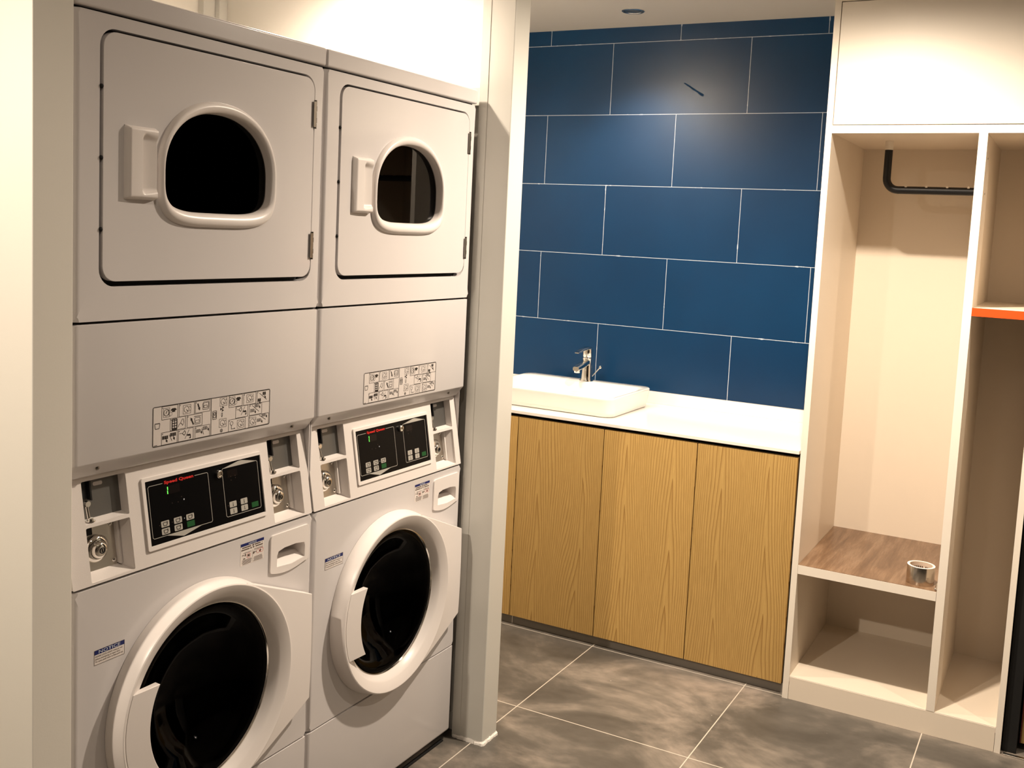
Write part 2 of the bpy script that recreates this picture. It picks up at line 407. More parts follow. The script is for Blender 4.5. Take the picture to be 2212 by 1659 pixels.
# dark doorway to the right of the wardrobe
struct(box('door_1', 2.262, 2.30, -1.548, -1.506, 0, CE, M['black'], bevel=.002))
struct(box('wall_right', 2.262, 2.36, -3.6, -2.60, 0, CE, M['wallpaint']))
struct(box('wall_lintel', 2.262, 2.36, -2.60, -1.506, 2.08, CE, M['wallpaint']))
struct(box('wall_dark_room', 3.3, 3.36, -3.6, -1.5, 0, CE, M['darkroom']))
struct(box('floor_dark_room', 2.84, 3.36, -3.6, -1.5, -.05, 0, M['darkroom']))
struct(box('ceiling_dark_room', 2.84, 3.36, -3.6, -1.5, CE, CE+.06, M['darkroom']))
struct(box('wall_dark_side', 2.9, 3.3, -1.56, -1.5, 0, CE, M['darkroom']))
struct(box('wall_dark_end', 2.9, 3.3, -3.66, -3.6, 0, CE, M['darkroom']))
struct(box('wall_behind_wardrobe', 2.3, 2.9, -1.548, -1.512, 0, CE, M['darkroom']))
struct(box('trim_7', 2.232, 2.246, -2.42, -1.512, 0, .004, M['brushed'], bevel=.001))
dl = thing('wooden_door', 'dark framed wooden door leaf at the right edge beside the open wardrobe', 'door', (2.30, -1.58, 0))
dl2 = box('door_leaf', .003, .80, -.020, .0225, .022, 2.05, M['oak'], dl, bevel=.002)
box('edge_strip', .003, .80, .0225, .0255, .022, 2.05, simple('dark_red_edge', (.16, .02, .015), .5, tone=.05), dl)

# ------------------------------------------------------------------ stacked washer and dryer
K = .036/.21
YC = lambda z: K*(z-.875)          # lean of the washer console
X0, X1 = -.0125, .664

def d_shape(cx, cz, a, bt, bb, nt=2.15, nb=4.2, n=72):
    pts = []
    for i in range(n):
        t = 2*PI*i/n; c, s = math.cos(t), math.sin(t)
        e = nt if s >= 0 else nb; b = bt if s >= 0 else bb
        pts.append((cx + a*math.copysign(abs(c)**(2/e), c), cz + b*math.copysign(abs(s)**(2/e), s)))
    return pts

def shirt(I, x, z, s):
    I.poly([(x-.5*s, z-.5*s), (x+.5*s, z-.5*s), (x+.5*s, z+.15*s), (x-.5*s, z+.15*s)])
    I.poly([(x-.5*s, z+.5*s), (x-1.*s, z+.1*s), (x-.75*s, z-.15*s), (x-.3*s, z+.15*s)])
    I.poly([(x+.5*s, z+.5*s), (x+1.*s, z+.1*s), (x+.75*s, z-.15*s), (x+.3*s, z+.15*s)])
    I.poly([(x-.5*s, z+.5*s), (x-.45*s, z), (x+.45*s, z), (x+.5*s, z+.5*s)])

def washer_icon(I, x0, x1, z0, z1, mark=True):
    I.rect(x0, x1, z0, z1, .0006); cx, cz = (x0+x1)/2 - .001, (z0+z1)/2; r = (z1-z0)*.36
    I.circle(cx, cz, r, .0008); I.line((x1-.0035, z1-.003), (x1-.0015, z1-.006), .0008); I.line((x1-.004, z0+.003), (x1-.0015, z0+.007), .0008)
    if mark: I.arrow((cx-.001, cz+.0), (cx+r*.6, cz-r*.7), .0008, .0025)

def finger(I, x, z, s=1.):
    I.line((x, z+.004*s), (x+.001*s, z-.001*s), .0012*s); I.disc(x+.002*s, z-.003*s, .0026*s); I.line((x+.003*s, z-.004*s), (x+.004*s, z-.007*s), .002*s)

def rounded_run(name, prof, mat, parent, r=.011):
    """profile (y, z) swept along x, its two ends rolled back with radius r"""
    ds = [0, .0006, .0018, .0036, .006, .0085, r]
    sec = [(X0+d, r-math.sqrt(max(0, r*r-(r-d)**2)), min(1, d/r)) for d in ds]
    sec = sec + [(X0+X1-x, o, f) for x, o, f in sec[::-1]]
    zl = min(z for y, z in prof); zh = max(z for y, z in prof); rings = []
    for x, o, f in sec:
        q = (1-f)**2*.004
        rings.append([(x, min(y+o, .05) if y < .05 else y, min(max(z, zl+q), zh-q)) for y, z in prof])
    return loft(name, rings, mat, parent, cap_start=True, cap_end=True, ang=32)

def build_machine():
    t = thing('stacked_washer_dryer', 'stacked white coin-operated washer and dryer on the left, beside the pink-cream wall end', 'washing machine', (0, 0, 0), 'stacked washer dryers')
    # --- carcass
    bm = bmesh.new()
    for a in ((X0+.0005, X0+.003), (X1-.003, X1-.0005)): bm_box(bm, a[0], a[1], .0165, .70, .034, 1.934)
    bm_box(bm, X0+.003, X1-.003, .69, .70, .034, 1.934); bm_box(bm, X0+.003, X1-.003, .03, .69, .034, .04)
    from_bm('cabinet', bm, M['enamel'], t)
    plate('shade_liner', rrect(X0+.02, X1-.015, 1.40, 1.925, 0), [d_shape(.3335, 1.663, .160, .134, .087)], .0245, .027, M['black'], t)  # plate coloured black to stand in for shade inside the door gap
    box('top_panel', X0, X1, -.003, .70, 1.9385, 1.9795, M['enamel'], t, bevel=.005, seg=4)
    # --- dryer front frame with the door opening
    plate('dryer_frame', rrect(X0, X1, 1.3750, 1.9335, 0), [rrect(.040, .6300, 1.4385, 1.9095, .034)], 0, .024, M['enamel'], t, vr=.011, bevel=.003, seg=3)
    for z in (.3055, .8698, 1.3720, 1.9360): box('seam_shade_strip', X0+.006, X1-.006, .0125, .018, z-.007, z+.007, M['black'], t)  # black strips put the deep shade of the panel gaps into colour
    d = plate('dryer_door', rrect(.0455, .6245, 1.4485, 1.9040, .029), [d_shape(.3335, 1.663, .157, .138, .091)], -.003, .012, M['enamel'], t, bevel=.004, seg=3)
    # window surround
    rings = []
    for (a, bt, bb, y) in ((.1640, .1490, .1080, -.0025), (.1628, .1478, .1068, -.007), (.1600, .1448, .1035, -.0120), (.1572, .1412, .0990, -.0148), (.1540, .1360, .0925, -.0150), (.1512, .1285, .0835, -.0120), (.1495, .1250, .0792, -.004), (.1485, .1238, .0782, .012)):
        rings.append([(x, y, z) for x, z in d_shape(.3335, 1.6625, a, bt, bb)])
    loft('window_surround', rings, M['plastic'], d, ang=60)
    bm = bmesh.new(); gs = d_shape(.3335, 1.6625, .1505, .126, .080)
    bm_plate(bm, gs, [], .0085, .0115); from_bm('window_glass', bm, M['glass'], d)
    # pull handle as a height field
    nx, nz = 36, 56; bm = bmesh.new(); hx0, hx1, hz0, hz1 = .0915, .1635, 1.603, 1.7405; V = []
    for i in range(nx+1):
        row = []
        for j in range(nz+1):
            u, v = i/nx, j/nz; x = hx0+(hx1-hx0)*u; z = hz0+(hz1-hz0)*v
            e = min(u/.1, 1, v/.045, (1-v)/.045); e = max(e, 0); edge = math.sin(min(1, e)*PI/2)
            h = .015*edge*(.82+.18*min(1, u/.5))
            # scoop opening to the right
            su = (u-.44)/.10; sv = min((v-.05-.05*u)/.07, (.95-.05*u-v)/.10)
            k = max(0, min(1, su))*max(0, min(1, sv)); k = k*k*(3-2*k)
            h = h*(1-k) + (.001+.0105*max(0, (u-.46)/.54)**1.1)*k
            if u > .95: h *= max(.1, 1-((u-.95)/.05)**2)
            row.append(bm.verts.new((x, -.003-h, z)))
        V.append(row)
    for i in range(nx):
        for j in range(nz): bm.faces.new((V[i][j], V[i+1][j], V[i+1][j+1], V[i][j+1]))
    from_bm('door_handle', bm, M['plastic'], d, ang=50)
    for z0, z1 in ((1.790, 1.856), (1.4885, 1.554)):
        bm = bmesh.new(); L = (z1-z0)/5
        for i in range(5): tube_bm(bm, [(.6278, -.0035, z0+i*L+.0006), (.6278, -.0035, z0+(i+1)*L-.0006)], .0042 if i % 2 else .0036, 10)
        bm_box(bm, .619, .6275, -.0075, -.0055, z0+.004, z1-.004)
        from_bm('hinge', bm, M['hinge'], d, ang=50)
    for z in (1.804, 1.6755, 1.545):
        bm = bmesh.new(); bmesh.ops.create_uvsphere(bm, u_segments=10, v_segments=8, radius=.0042, matrix=Matrix.Translation((.0432, .0, z))); from_bm('bumper', bm, M['black'], d)
    lathe_y('dryer_drum', .337, 1.655, [(.19, .030), (.235, .05), (.235, .5), (.10, .52), (.0, .53)], M['drum'], t, n=48)
    # --- lower dryer panel with folded lip
    rounded_run('lower_dryer_panel', [(0., 1.3690), (0., 1.1095), (.0006, 1.1078), (.0018, 1.1062), (.0228, 1.0806), (.0245, 1.0785), (.030, 1.0765), (.06, 1.0765), (.06, 1.3700), (.004, 1.3700), (.0012, 1.3698)], M['enamel'], t)
    for x in (.0477, .5913):
        bm = bmesh.new()
        bmesh.ops.create_uvsphere(bm, u_segments=12, v_segments=8, radius=.0052, matrix=Matrix.Translation((x, .0105, 1.0955)) @ Matrix.Diagonal((1, .6, 1, 1)))
        from_bm('panel_screw', bm, M['hinge'], t)
    # pictogram label
    lab = Ink().fill(.1690, .5022, 1.1152, 1.1962, .002).build('pictogram_label', M['label'], t, k=.0003)
    I = Ink(); I.rect(.1696, .5016, 1.1158, 1.1956, .0015, .003); I.line((.3242, 1.1158), (.3242, 1.1956), .0013)
    for b in ((.1911,.2334,1.1679,1.1946),(.2362,.2775,1.1683,1.1946),(.2795,.3212,1.1698,1.1946),(.2130,.2539,1.1427,1.1679),(.2576,.2993,1.1427,1.1682),(.1909,.2324,1.1165,1.1417),(.2347,.2756,1.1165,1.1410),(.2794,.3210,1.1165,1.1410),
              (.3748,.4156,1.1690,1.1946),(.4187,.4578,1.1685,1.1946),(.4605,.5012,1.1683,1.1946),(.3953,.4337,1.1430,1.1680),(.4374,.4771,1.1432,1.1676),(.3749,.4258,1.1163,1.1418),(.4357,.4993,1.1166,1.1418)):
        I.rect(b[0]+.0006, b[1]-.0004, b[2], b[3], .0008); I.disc(b[0]+.003, b[3]-.003, .0011, 6)
    for x, z in ((.2130, 1.1815), (.3945, 1.182)):      # washer with a shirt
        washer_icon(I, x-.017, x-.001, z-.009, z+.009, False); I.circle(x-.0095, z, .0066, .0009); I.line((x-.011, z-.002), (x-.008, z+.003), .0016); shirt(I, x+.009, z+.003, .0078)
        I.circle(x+.001, z-.004, .004, .0005)
    for (x, z) in ((.257, 1.1815), (.4385, 1.182), (.3591, 1.1845), (.358, 1.1385), (.411, 1.129), (.4485, 1.1285)): washer_icon(I, x-.010, x+.0105, z-.009, z+.009)
    I.arrow((.2865, 1.1895), (.2925, 1.1745), .003, .006); I.rect(.3005, .3165, 1.175, 1.189, .0009, .001); I.rect(.3025, .3175, 1.1785, 1.1915, .0007, .001); I.rect(.3035, .313, 1.1785, 1.1835, .0009, .001)
    I.arrow((.2755, 1.147), (.2675, 1.1625), .003, .006); I.rect(.2785, .2935, 1.147, 1.1605, .0009, .001); I.rect(.281, .291, 1.1495, 1.155, .0007, .001); I.line((.277, 1.1635), (.296, 1.163), .001)
    I.rect(.2185, .231, 1.1445, 1.1655, .0022)
    for i in range(4): I.line((.2185, 1.1465+i*.0052), (.231, 1.1465+i*.0052), .0016)
    I.line((.2247, 1.1445), (.2247, 1.1655), .0016)
    I.path([(.2345, 1.1475), (.2365, 1.152), (.241, 1.1555), (.244, 1.162), (.2475, 1.163), (.2495, 1.155), (.2465, 1.1495), (.2435, 1.1535), (.240, 1.1555)], .0009)
    for x0, z0, n in ((.1935, 1.131, 3), (.214, 1.1345, 3), (.4635, 1.1745, 2), (.479, 1.188, 2)):
        for i in range(n): I.fill(x0+i*.0052, x0+i*.0052+.0042, z0-.0035, z0+.0035)
    for x, z in ((.203, 1.1265), (.222, 1.129), (.4685, 1.171), (.485, 1.182)): finger(I, x, z, .85)
    I.line((.2115, 1.1355), (.2185, 1.122), .0008); I.line((.4685, 1.190), (.492, 1.173), .0008)
    for x, z in ((.240, 1.132), (.400, 1.160)):        # coin slot / hand
        I.line((x-.002, z+.001), (x+.006, z+.001), .0008); I.path([(x+.006, z), (x+.012, z+.006), (x+.0145, z+.001), (x+.0115, z-.004), (x+.006, z)], .0011)
        I.line((x+.0125, z-.012), (x+.024, z+.006), .0008); I.path([(x+.017, z-.004), (x+.027, z-.004), (x+.028, z-.012), (x+.0245, z-.011)], .0018); I.line((x+.019, z-.006), (x+.027, z-.006), .0016)
    for x, z, q in ((.2825, 1.131, 1), (.3015, 1.1345, 1), (.441, 1.1530, 1), (.4545, 1.1625, 1), (.4625, 1.1285, 1), (.477, 1.1385, 1)):
        for i in range(4):
            for j in range(3): I.fill(x+i*.0031, x+i*.0031+.0021, z-.003+j*.0025, z-.0012+j*.0025)
        finger(I, x+.0135, z-.001, .8)
    I.line((.2985, 1.136), (.304, 1.122), .0008); I.line((.4465, 1.165), (.468, 1.149), .0008); I.line((.469, 1.140), (.490, 1.1275), .0008)
    I.path([(.174, 1.161), (.1755, 1.1515), (.185, 1.1515), (.187, 1.161)], .0011)
    for i in range(5): I.path([(.174+i*.0026, 1.161), (.1753+i*.0026, 1.163), (.1766+i*.0026, 1.161)], .0009)
    I.rect(.3287, .3395, 1.1496, 1.1674, .001, .0008); I.rect(.3305, .3378, 1.153, 1.164, .0012); I.line((.332, 1.162), (.334, 1.157), .0009); I.line((.334, 1.157), (.336, 1.162), .0009)
    for a in (.4, 2.5, 4.6): I.poly([(.3558, 1.1690), (.3558+.0062*math.cos(a), 1.1690+.0062*math.sin(a)), (.3558+.0062*math.cos(a+1.1), 1.1690+.0062*math.sin(a+1.1))])
    I.rect(.3540, .3570, 1.1535, 1.1605, .0009); I.line((.3555, 1.1535), (.3555, 1.1510), .0012)
    for a in range(-3, 4): I.line((.3545-math.sqrt(max(0, .0042**2-(a*.0012)**2)), 1.1222+a*.0012), (.3545+math.sqrt(max(0, .0042**2-(a*.0012)**2)), 1.1222+a*.0012), .0006)
    I.circle(.3845, 1.1335, .0042, .0008); I.path([(.384, 1.129), (.384, 1.121), (.392, 1.121)], .0011); I.arrow((.388, 1.121), (.3955, 1.1215), .0009, .003)
    I.line((.3760-.2035, 1.1178), (.3840-.2035, 1.1181), .0012)
    I.build('label_print', M['ink'], lab, k=.0006)
    # --- washer console with two coin cavities
    cavs = ((.0292, .1312, .1147), (.5305, .6335, .6190))
    holes = []
    for a, b, _ in cavs: holes += [rrect(a, b, .9860, 1.0670, .003, 3), rrect(a, b, .8770, .9795, .003, 3)]
    con = plate('coin_console', rrect(X0, X1-.004, .8725, 1.0850, .003), holes, 0, .010, M['console'], t, ymap=YC, bevel=.0035, seg=4)
    for a, b in ((X0, X0+.004), (X1-.008, X1-.004)):
        plate('console_side', rrect(a, b, .875, 1.083, 0), [], .004, .06, M['console'], con, ymap=YC)
    for ci, (a, b, ib) in enumerate(cavs):
        bm = bmesh.new()                                    # moulded pockets
        for z0, z1, zb0, zb1, dp, ii in ((.9860, 1.0670, .9900, 1.0655, .021, b-.0015), (.8770, .9795, .8865, .9770, .032, b-.0125)):
            fr = [(a, z0), (b, z0), (b, z1), (a, z1)]; bk = [(a+.001, zb0), (ii, zb0), (ii, zb1), (a+.001, zb1)]
            A = [bm.verts.new((x, YC(z)+.004, z)) for x, z in fr]; B = [bm.verts.new((x, YC(z)+dp, z)) for x, z in bk]
            for i in range(4): bm.faces.new((A[i], A[(i+1) % 4], B[(i+1) % 4], B[i]))
        from_bm('coin_pocket', bm, M['console'], con, smooth=False)
        up = plate('drop_plate', rrect(a, b, .985, 1.067, .001), [], .021, .024, M['darkmetal'], con, ymap=YC)
        Ink().poly(rrect(a+.041, a+.063, 1.0490, 1.0565, .0030, 2)).build('slot_cover', M['label'], up, YC, -.0205)
        bm = bmesh.new(); bm_plate(bm, rrect(a+.0255, a+.0290, 1.026, 1.064, .001), [], .010, .020, ymap=YC); bm_plate(bm, rrect(a+.013, a+.0255, 1.030, 1.064, .003), [], .017, .020, ymap=YC)
        from_bm('coin_guide', bm, M['blackgloss'], up, bevel=.0007)
        bm = bmesh.new()
        tube_bm(bm, [(a+.0185, YC(1.02)+.010, 1.0205), (a+.0185, YC(1.02)+.017, 1.0205)], .0058, 16)
        tube_bm(bm, [(a+.0170, YC(1.015)+.014, 1.0155), (a+.0175, YC(.99)+.012, .9925)], .0034, 12)
        tube_bm(bm, [(a+.0190, YC(.99)+.010, .9885), (a+.0190, YC(.99)+.010, .9905)], .0098, 18); tube_bm(bm, [(a+.0190, YC(.99)+.010, .9905), (a+.0190, YC(.99)+.010, .9945)], .0060, 16)
        from_bm('coin_lever', bm, M['chrome'], up)
        lo = plate('lock_plate', rrect(a, b-.016, .884, .978, .002), [], .0315, .0345, M['brushed'], con, ymap=YC, bevel=.0008)
        plate('shadow_slot', rrect(a, a+.036, .955, .978, .002), [], .0308, .0314, M['black'], lo, ymap=YC)
        kx, kz = a+.0400, .9270; ky = YC(kz)+.031
        lathe_y('lock_ring', kx, kz, [(.0275, ky), (.0275, ky-.002), (.0262, ky-.005), (.0235, ky-.0075), (.0200, ky-.0095), (.0180, ky-.0095), (.0170, ky-.007)], M['chrome'], lo, n=40)
        lathe_y('lock_barrel', kx+.001, kz-.0005, [(.0175, ky-.004), (.0172, ky-.010), (.0155, ky-.0150), (.0120, ky-.0175), (.0085, ky-.0180), (.0, ky-.0180)], M['chrome'], lo, n=32)
        lathe_y('key_collar', kx+.001, kz-.0005, [(.0062, ky-.0178), (.0062, ky-.0190), (.0046, ky-.0192), (.0046, ky-.0182)], M['blackgloss'], lo, n=20)
        box('keyhole', kx+.0002, kx+.0020, ky-.0188, ky-.0178, kz-.0038, kz+.0030, M['black'], lo)
        for sx, sz in ((b-.0225, .967), (b-.0225, .896)):
            bm = bmesh.new(); bmesh.ops.create_uvsphere(bm, u_segments=12, v_segments=8, radius=.0050, matrix=Matrix.Translation((sx, YC(sz)+.0305, sz)) @ Matrix.Diagonal((1, .5, 1, 1))); from_bm('plate_screw', bm, M['chrome'], lo)
        plate('side_channel', rrect(b-.0155, b-.0105, .888, .976, .001), [], .022, .033, M['console'], con, ymap=YC, bevel=.001)
    # display bezel and screen
    bz = plate('display_bezel', rrect(.1642, .5052, .9025, 1.0478, .004), [rrect(.1722, .5004, .9106, 1.0405, .0015, 3)], -.0045, .0015, M['plastic'], con, ymap=YC, bevel=.0025, seg=3)
    sc = plate('display_screen', rrect(.1716, .5010, .9100, 1.0410, .001), [], -.0012, .0012, M['screen'], con, ymap=YC)
    ys = lambda z: YC(z)-.0012
    I = Ink()
    I.path([(.2182, 1.0290), (.1835, 1.0290), (.1802, 1.0262), (.1802, .9262), (.1835, .9236), (.3390, .9236), (.3417, .9262), (.3420, 1.0265), (.3395, 1.0290), (.3047, 1.0290)], .0011)
    I.path([(.3830, 1.0262), (.3860, 1.0288), (.4890, 1.0288), (.4920, 1.0262), (.4905, .9262), (.4880, .9232), (.3860, .9232), (.3830, .9262)], .0011, True)
    I.poly([(.2150, .9234), (.3115, .9234), (.2600, .9126)]); I.poly([(.3865, 1.0290), (.4885, 1.0290), (.4397, 1.0388)])
    I.build('display_frame_lines', M['grey_ink'], sc, ys, .0004)
    I = Ink(); B = []
    for x0, x1, z0, z1 in ((.2039,.2249,.9415,.9538),(.2372,.2585,.9415,.9538),(.2706,.2919,.9415,.9538),(.2036,.2249,.9265,.9389),(.2369,.2582,.9267,.9389)): B.append((x0, x1, z0, z1, 0))
    for x0, x1, z0, z1 in ((.3949,.4160,.9415,.9540),(.4287,.4494,.9415,.9540),(.3947,.4159,.9267,.9394),(.4285,.4492,.9267,.9394)): B.append((x0, x1, z0, z1, 1))
    for x0, x1, z0, z1, k in B:
        J = Ink(); b = Ink().fill(x0, x1, z0, z1, .0018).build('key_button', M['grey_ink'], sc, ys, .0005)
        cx, cz = (x0+x1)/2, (z0+z1)/2
        if k == 0: J.path([(cx-.0055, cz+.0028), (cx-.0040, cz-.0035), (cx+.0040, cz-.0035), (cx+.0050, cz+.0028)], .0013); J.line((cx-.0055, cz+.003), (cx+.0055, cz+.003), .0012); J.fill(cx+.0045, cx+.0062, cz-.001, cz+.0045)
        else: J.line((cx, cz+.004), (cx, cz-.004), .0012); J.disc(cx, cz-.003, .0013, 8)
        J.build('button_icon', M['ink'], sc, ys, .0008)
    for x0, x1, z0, z1 in ((.2708, .2918, .9272, .9390), (.4616, .4825, .9278, .9393)): Ink().fill(x0, x1, z0, z1, .0006).build('start_button', M['green_ink'], sc, ys, .0005)
    for a, b, c in ((.2697, .9864, .0016), (.2655, .9478, .0010)): Ink().disc(a, b, c).build('indicator_dot', M['white_ink'], sc, ys, .0005)
    for x, z in ((.238, .985), (.2535, .984), (.264, .993), (.407, 1.008), (.407, 1.000), (.4205, 1.008), (.4205, 1.003), (.200, .947), (.2325, .947), (.391, .947), (.4245, .948)): Ink().disc(x, z, .0009, 6).build('faint_dot', M['ink_soft'], sc, ys, .0004)
    for a in ((.2235, .262, 1.0045, 1.0215), (.398, .428, 1.007, 1.0225)): Ink().fill(*a, .001).build('display_window', M['led_window'], sc, ys, .0003)
    Ink().fill(.2288, .2308, 1.0135, 1.0198, .0005).fill(.2280, .2300, 1.0054, 1.0122, .0005).build('lit_digit', M['led'], sc, ys, .0005)
    text('brand_lettering', 'Speed Queen', .2219, 1.0268, .0062, M['red_ink'], sc, ys, w=.079, bold=.036, off=.0006)
    ky = YC(1.0218)
    lathe_y('key_switch', .3712, 1.0200, [(.0085, ky-.001), (.0085, ky-.0075), (.0075, ky-.0085), (.0058, ky-.0085), (.0052, ky-.006), (.0028, ky-.0065), (.0, ky-.0065)], M['brushed'], sc, n=28)
    # --- washer front panel
    ph = [(.5352, .7715), (.585, .7672), (.6315, .7725), (.6318, .800), (.6290, .8085), (.600, .8125), (.560, .8120), (.5400, .8075), (.5352, .798)]
    plate('washer_front', rrect(X0, X1, .3075, .8670, 0), [circ(.31, .553, .2, 64), [(.5835+(x-.5835)*1.04, z+(.002 if z > .79 else -.002)) for x, z in ph]], 0, .024, M['enamel'], t, vr=.011, bevel=.0045, seg=3)
    lathe_y('washer_drum', .31, .553, [(.199, .0245), (.215, .06), (.255, .09), (.255, .5), (.1, .52), (.0, .5)], M['drum'], t, n=48)
    # door ring, hinge lobe, glass and grip
    cx, cz = .31, .553
    dr = lathe_y('washer_door', cx, cz, [(.2495, -.0005), (.2495, -.004), (.2470, -.018), (.2440, -.034), (.2425, -.0390), (.2415, -.0415), (.2390, -.0425), (.2360, -.0418), (.2150, -.0320), (.2120, -.0300), (.2090, -.0270), (.2000, -.0160), (.1980, -.010), (.1955, -.006)], M['plastic'], t, n=128, ang=24)
    bm = bmesh.new(); A = []; B = []; Cc = []; D = []
    N = 44; xc, zc = .633, .1305
    ca = math.atan2(zc, xc-cx); ra = math.hypot(xc-cx, zc); ta = ca + math.acos(.2435/ra)
    T = (cx+.2435*math.cos(ta), cz+.2435*math.sin(ta)); K1 = (xc, cz+zc); out = []
    for i in range(14): f = i/13; out.append((T[0]+(K1[0]-T[0])*f, T[1]+(K1[1]-T[1])*f))
    for i in range(1, 14): f = i/13; out.append((xc, cz+zc-2*zc*f))
    for i in range(1, 14): f = i/13; out.append((K1[0]+(T[0]-K1[0])*f, 2*cz-(K1[1]+(T[1]-K1[1])*f)))
    for x, z in out:
        a = math.atan2(z-cz, x-cx); r = math.hypot(x-cx, z-cz); f = (r-.2435)/(ra-.2435)
        A.append(bm.verts.new((cx+.236*math.cos(a), -.0405, cz+.236*math.sin(a))))
        B.append(bm.verts.new((x, -.0405+.0095*f, z))); Cc.append(bm.verts.new((x, -.003, z)))
    for P_, Q_ in ((A, B), (B, Cc)):
        for i in range(len(P_)-1): bm.faces.new((P_[i], P_[i+1], Q_[i+1], Q_[i]))
    from_bm('hinge_lobe', bm, M['plastic'], dr, ang=30, bevel=.0022, seg=3)
    # grip: wedge filling the ring's left side
    bm = bmesh.new(); top = []; N = 22
    for i in range(N+1):
        z = cz + .0885 - .177*i/N; dz = z-cz
        xo = cx - math.sqrt(.2365**2-dz*dz); xi = cx - math.sqrt(.1775**2-dz*dz)
        top.append([bm.verts.new(p) for p in ((xo, -.0400, z), (xo+.002, -.0427, z), (xo+(xi-xo)*.5, -.0445, z), (xi-.002, -.0462, z), (xi, -.0445, z), (xi+.001, -.0300, z), (xo+.01, -.030, z))])
    for P_, Q_ in zip(top[:-1], top[1:]):
        for i in range(7): bm.faces.new((P_[i], P_[(i+1) % 7], Q_[(i+1) % 7], Q_[i]))
    bm.faces.new(top[0]); bm.faces.new(top[-1][::-1])
    from_bm('door_grip', bm, M['plastic'], dr, ang=30)
    gp = [(.1975, -.0065), (.193, -.0085), (.180, -.0085), (.165, .004), (.145, .028), (.115, .055), (.07, .075), (.03, .083), (.0, .085)]
    gl = lathe_y('door_glass', cx, cz, gp + [(r, y+.004) for r, y in gp[::-1]], M['bowl'], dr, n=72, ang=60)
    lathe_y('steel_trim_ring', cx, cz, [(.2005, -.009), (.1985, -.0125), (.1960, -.0125), (.1945, -.009)], M['chrome'], dr, n=96)
    lathe_y('rubber_gasket', cx, cz, [(.1965, .0035), (.192, .006), (.186, .02), (.190, .045), (.2, .05)], M['rubber'], dr, n=72)
    # detergent drawer
    bot = []
    for i in range(15):
        u = i/14; bot.append((.5215+u*.118, .7585 - .0075*math.sin(PI*min(1, u*1.05)**.9) + .004*u*u))
    out = [(.5135, .766), (.5150, .7610)] + bot + [(.6460, .7655)] + [(.6468, .772)] + rrect(.5135, .6465, .70, .8500, (0, 0, .009, .009), 5)[2:]
    out = [p for i, p in enumerate(out) if i == 0 or math.hypot(p[0]-out[i-1][0], p[1]-out[i-1][1]) > 1e-5]
    dw = plate('detergent_drawer', out, [ph], -.0045, .002, M['plastic'], t, bevel=.0018, seg=3)
    bm = bmesh.new(); F = [bm.verts.new((x, -.002, z)) for x, z in ph]; cxp = .5835
    m1_ = [bm.verts.new((cxp+(x-cxp)*.90, .020, .7868 if z < .79 else max(z-.001, .7990))) for x, z in ph]
    m2_ = [bm.verts.new((cxp+(x-cxp)*.90, .075, .7800 if z < .79 else max(z-.001, .7990))) for x, z in ph]
    for P_, Q_ in ((F, m1_), (m1_, m2_)):
        for i in range(len(F)): bm.faces.new((P_[i], P_[(i+1) % len(F)], Q_[(i+1) % len(F)], Q_[i]))
    bm.faces.new(m2_); from_bm('drawer_pull', bm, M['plastic'], dw, ang=50)
    # notices
    s = Ink().fill(.0348, .1056, .7125, .7420).build('notice_sticker', M['paper'], t, k=.0003)
    Ink().fill(.0352, .1052, .7328, .7416).build('blue_band', M['navy'], s, k=.0005)
    Ink().rect(.0352, .1052, .7129, .7416, .0006).build('border', M['ink_soft'], s, k=.0006)
    text('heading', 'NOTICE', .0450, .7342, .0064, M['white_ink'], s, w=.050, bold=.004, off=.0008)
    for k, (tx, w) in enumerate((('DOOR LOCK LIGHT must go out', .063), ('before attempting to open door.', .0585), ('To open, push door in then pull out.', .065))):
        text('notice_text', tx, .0375, .7275-k*.0050, .0030, M['ink_soft'], s, w=w, bold=.01, off=.0006)
    s = Ink().fill(.4198, .4942, .8028, .8538).build('detergent_sticker', M['paper'], t, k=.0003)
    Ink().fill(.4202, .4938, .8468, .8534).build('blue_band', M['navy'], s, k=.0005)
    text('heading', 'NOTICE', .4445, .8480, .0040, M['white_ink'], s, w=.025, bold=.012, off=.0008)
    I = Ink()
    for a, b, z in ((.4250, .4530, .8435), (.4640, .4830, .8438), (.4870, .4885, .8438), (.4225, .4480, .8385), (.4500, .4560, .8385), (.4580, .4640, .8388), (.4670, .4905, .8388)):
        n = max(1, int((b-a)/.0034))
        for i in range(n): I.fill(a+i*(b-a)/n, a+(i+.82)*(b-a)/n, z-.0013, z+.0013)
    I.disc(.4590, .8437, .0024)
    I.line((.4575, .8330), (.4575, .8050), .0004)
    I.arrow((.4240, .8265), (.4310, .8265), .0012, .0025); I.poly([(.4325, .8245), (.4350, .8305), (.4370, .8255), (.4345, .8225)])
    I.fill(.4280, .4345, .8170, .8190); I.fill(.4420, .4485, .8205, .8255); I.line((.4425, .8260), (.4480, .8200), .0007)
    for x in (.4615, .4820): I.poly([(x-.003, .8245), (x+.0005, .8290), (x+.0035, .8255), (x, .8215)])
    I.line((.4665, .8258), (.4700, .8258), .0012); I.line((.4682, .8240), (.4682, .8276), .0012)
    for z in (.8145, .8122, .8099, .8076, .8053):
        for a, b in ((.4245, .4555), (.4600, .4905)): I.line((a+random.uniform(0, .003), z), (b-random.uniform(0, .004), z), .0009)
    for z in (.8335, .8312): I.line((.4625, z), (.4905, z), .0007)
    I.line((.4285, .8310), (.4540, .8310), .0007)
    I.build('sticker_print', M['ink_soft'], s, k=.0006)
    Ink().circle(.4452, .8228, .0058, .0006).circle(.4865, .8258, .0052, .0006).circle(.4750, .8255, .0045, .0005).build('red_marks', M['red_ink'], s, k=.0007)
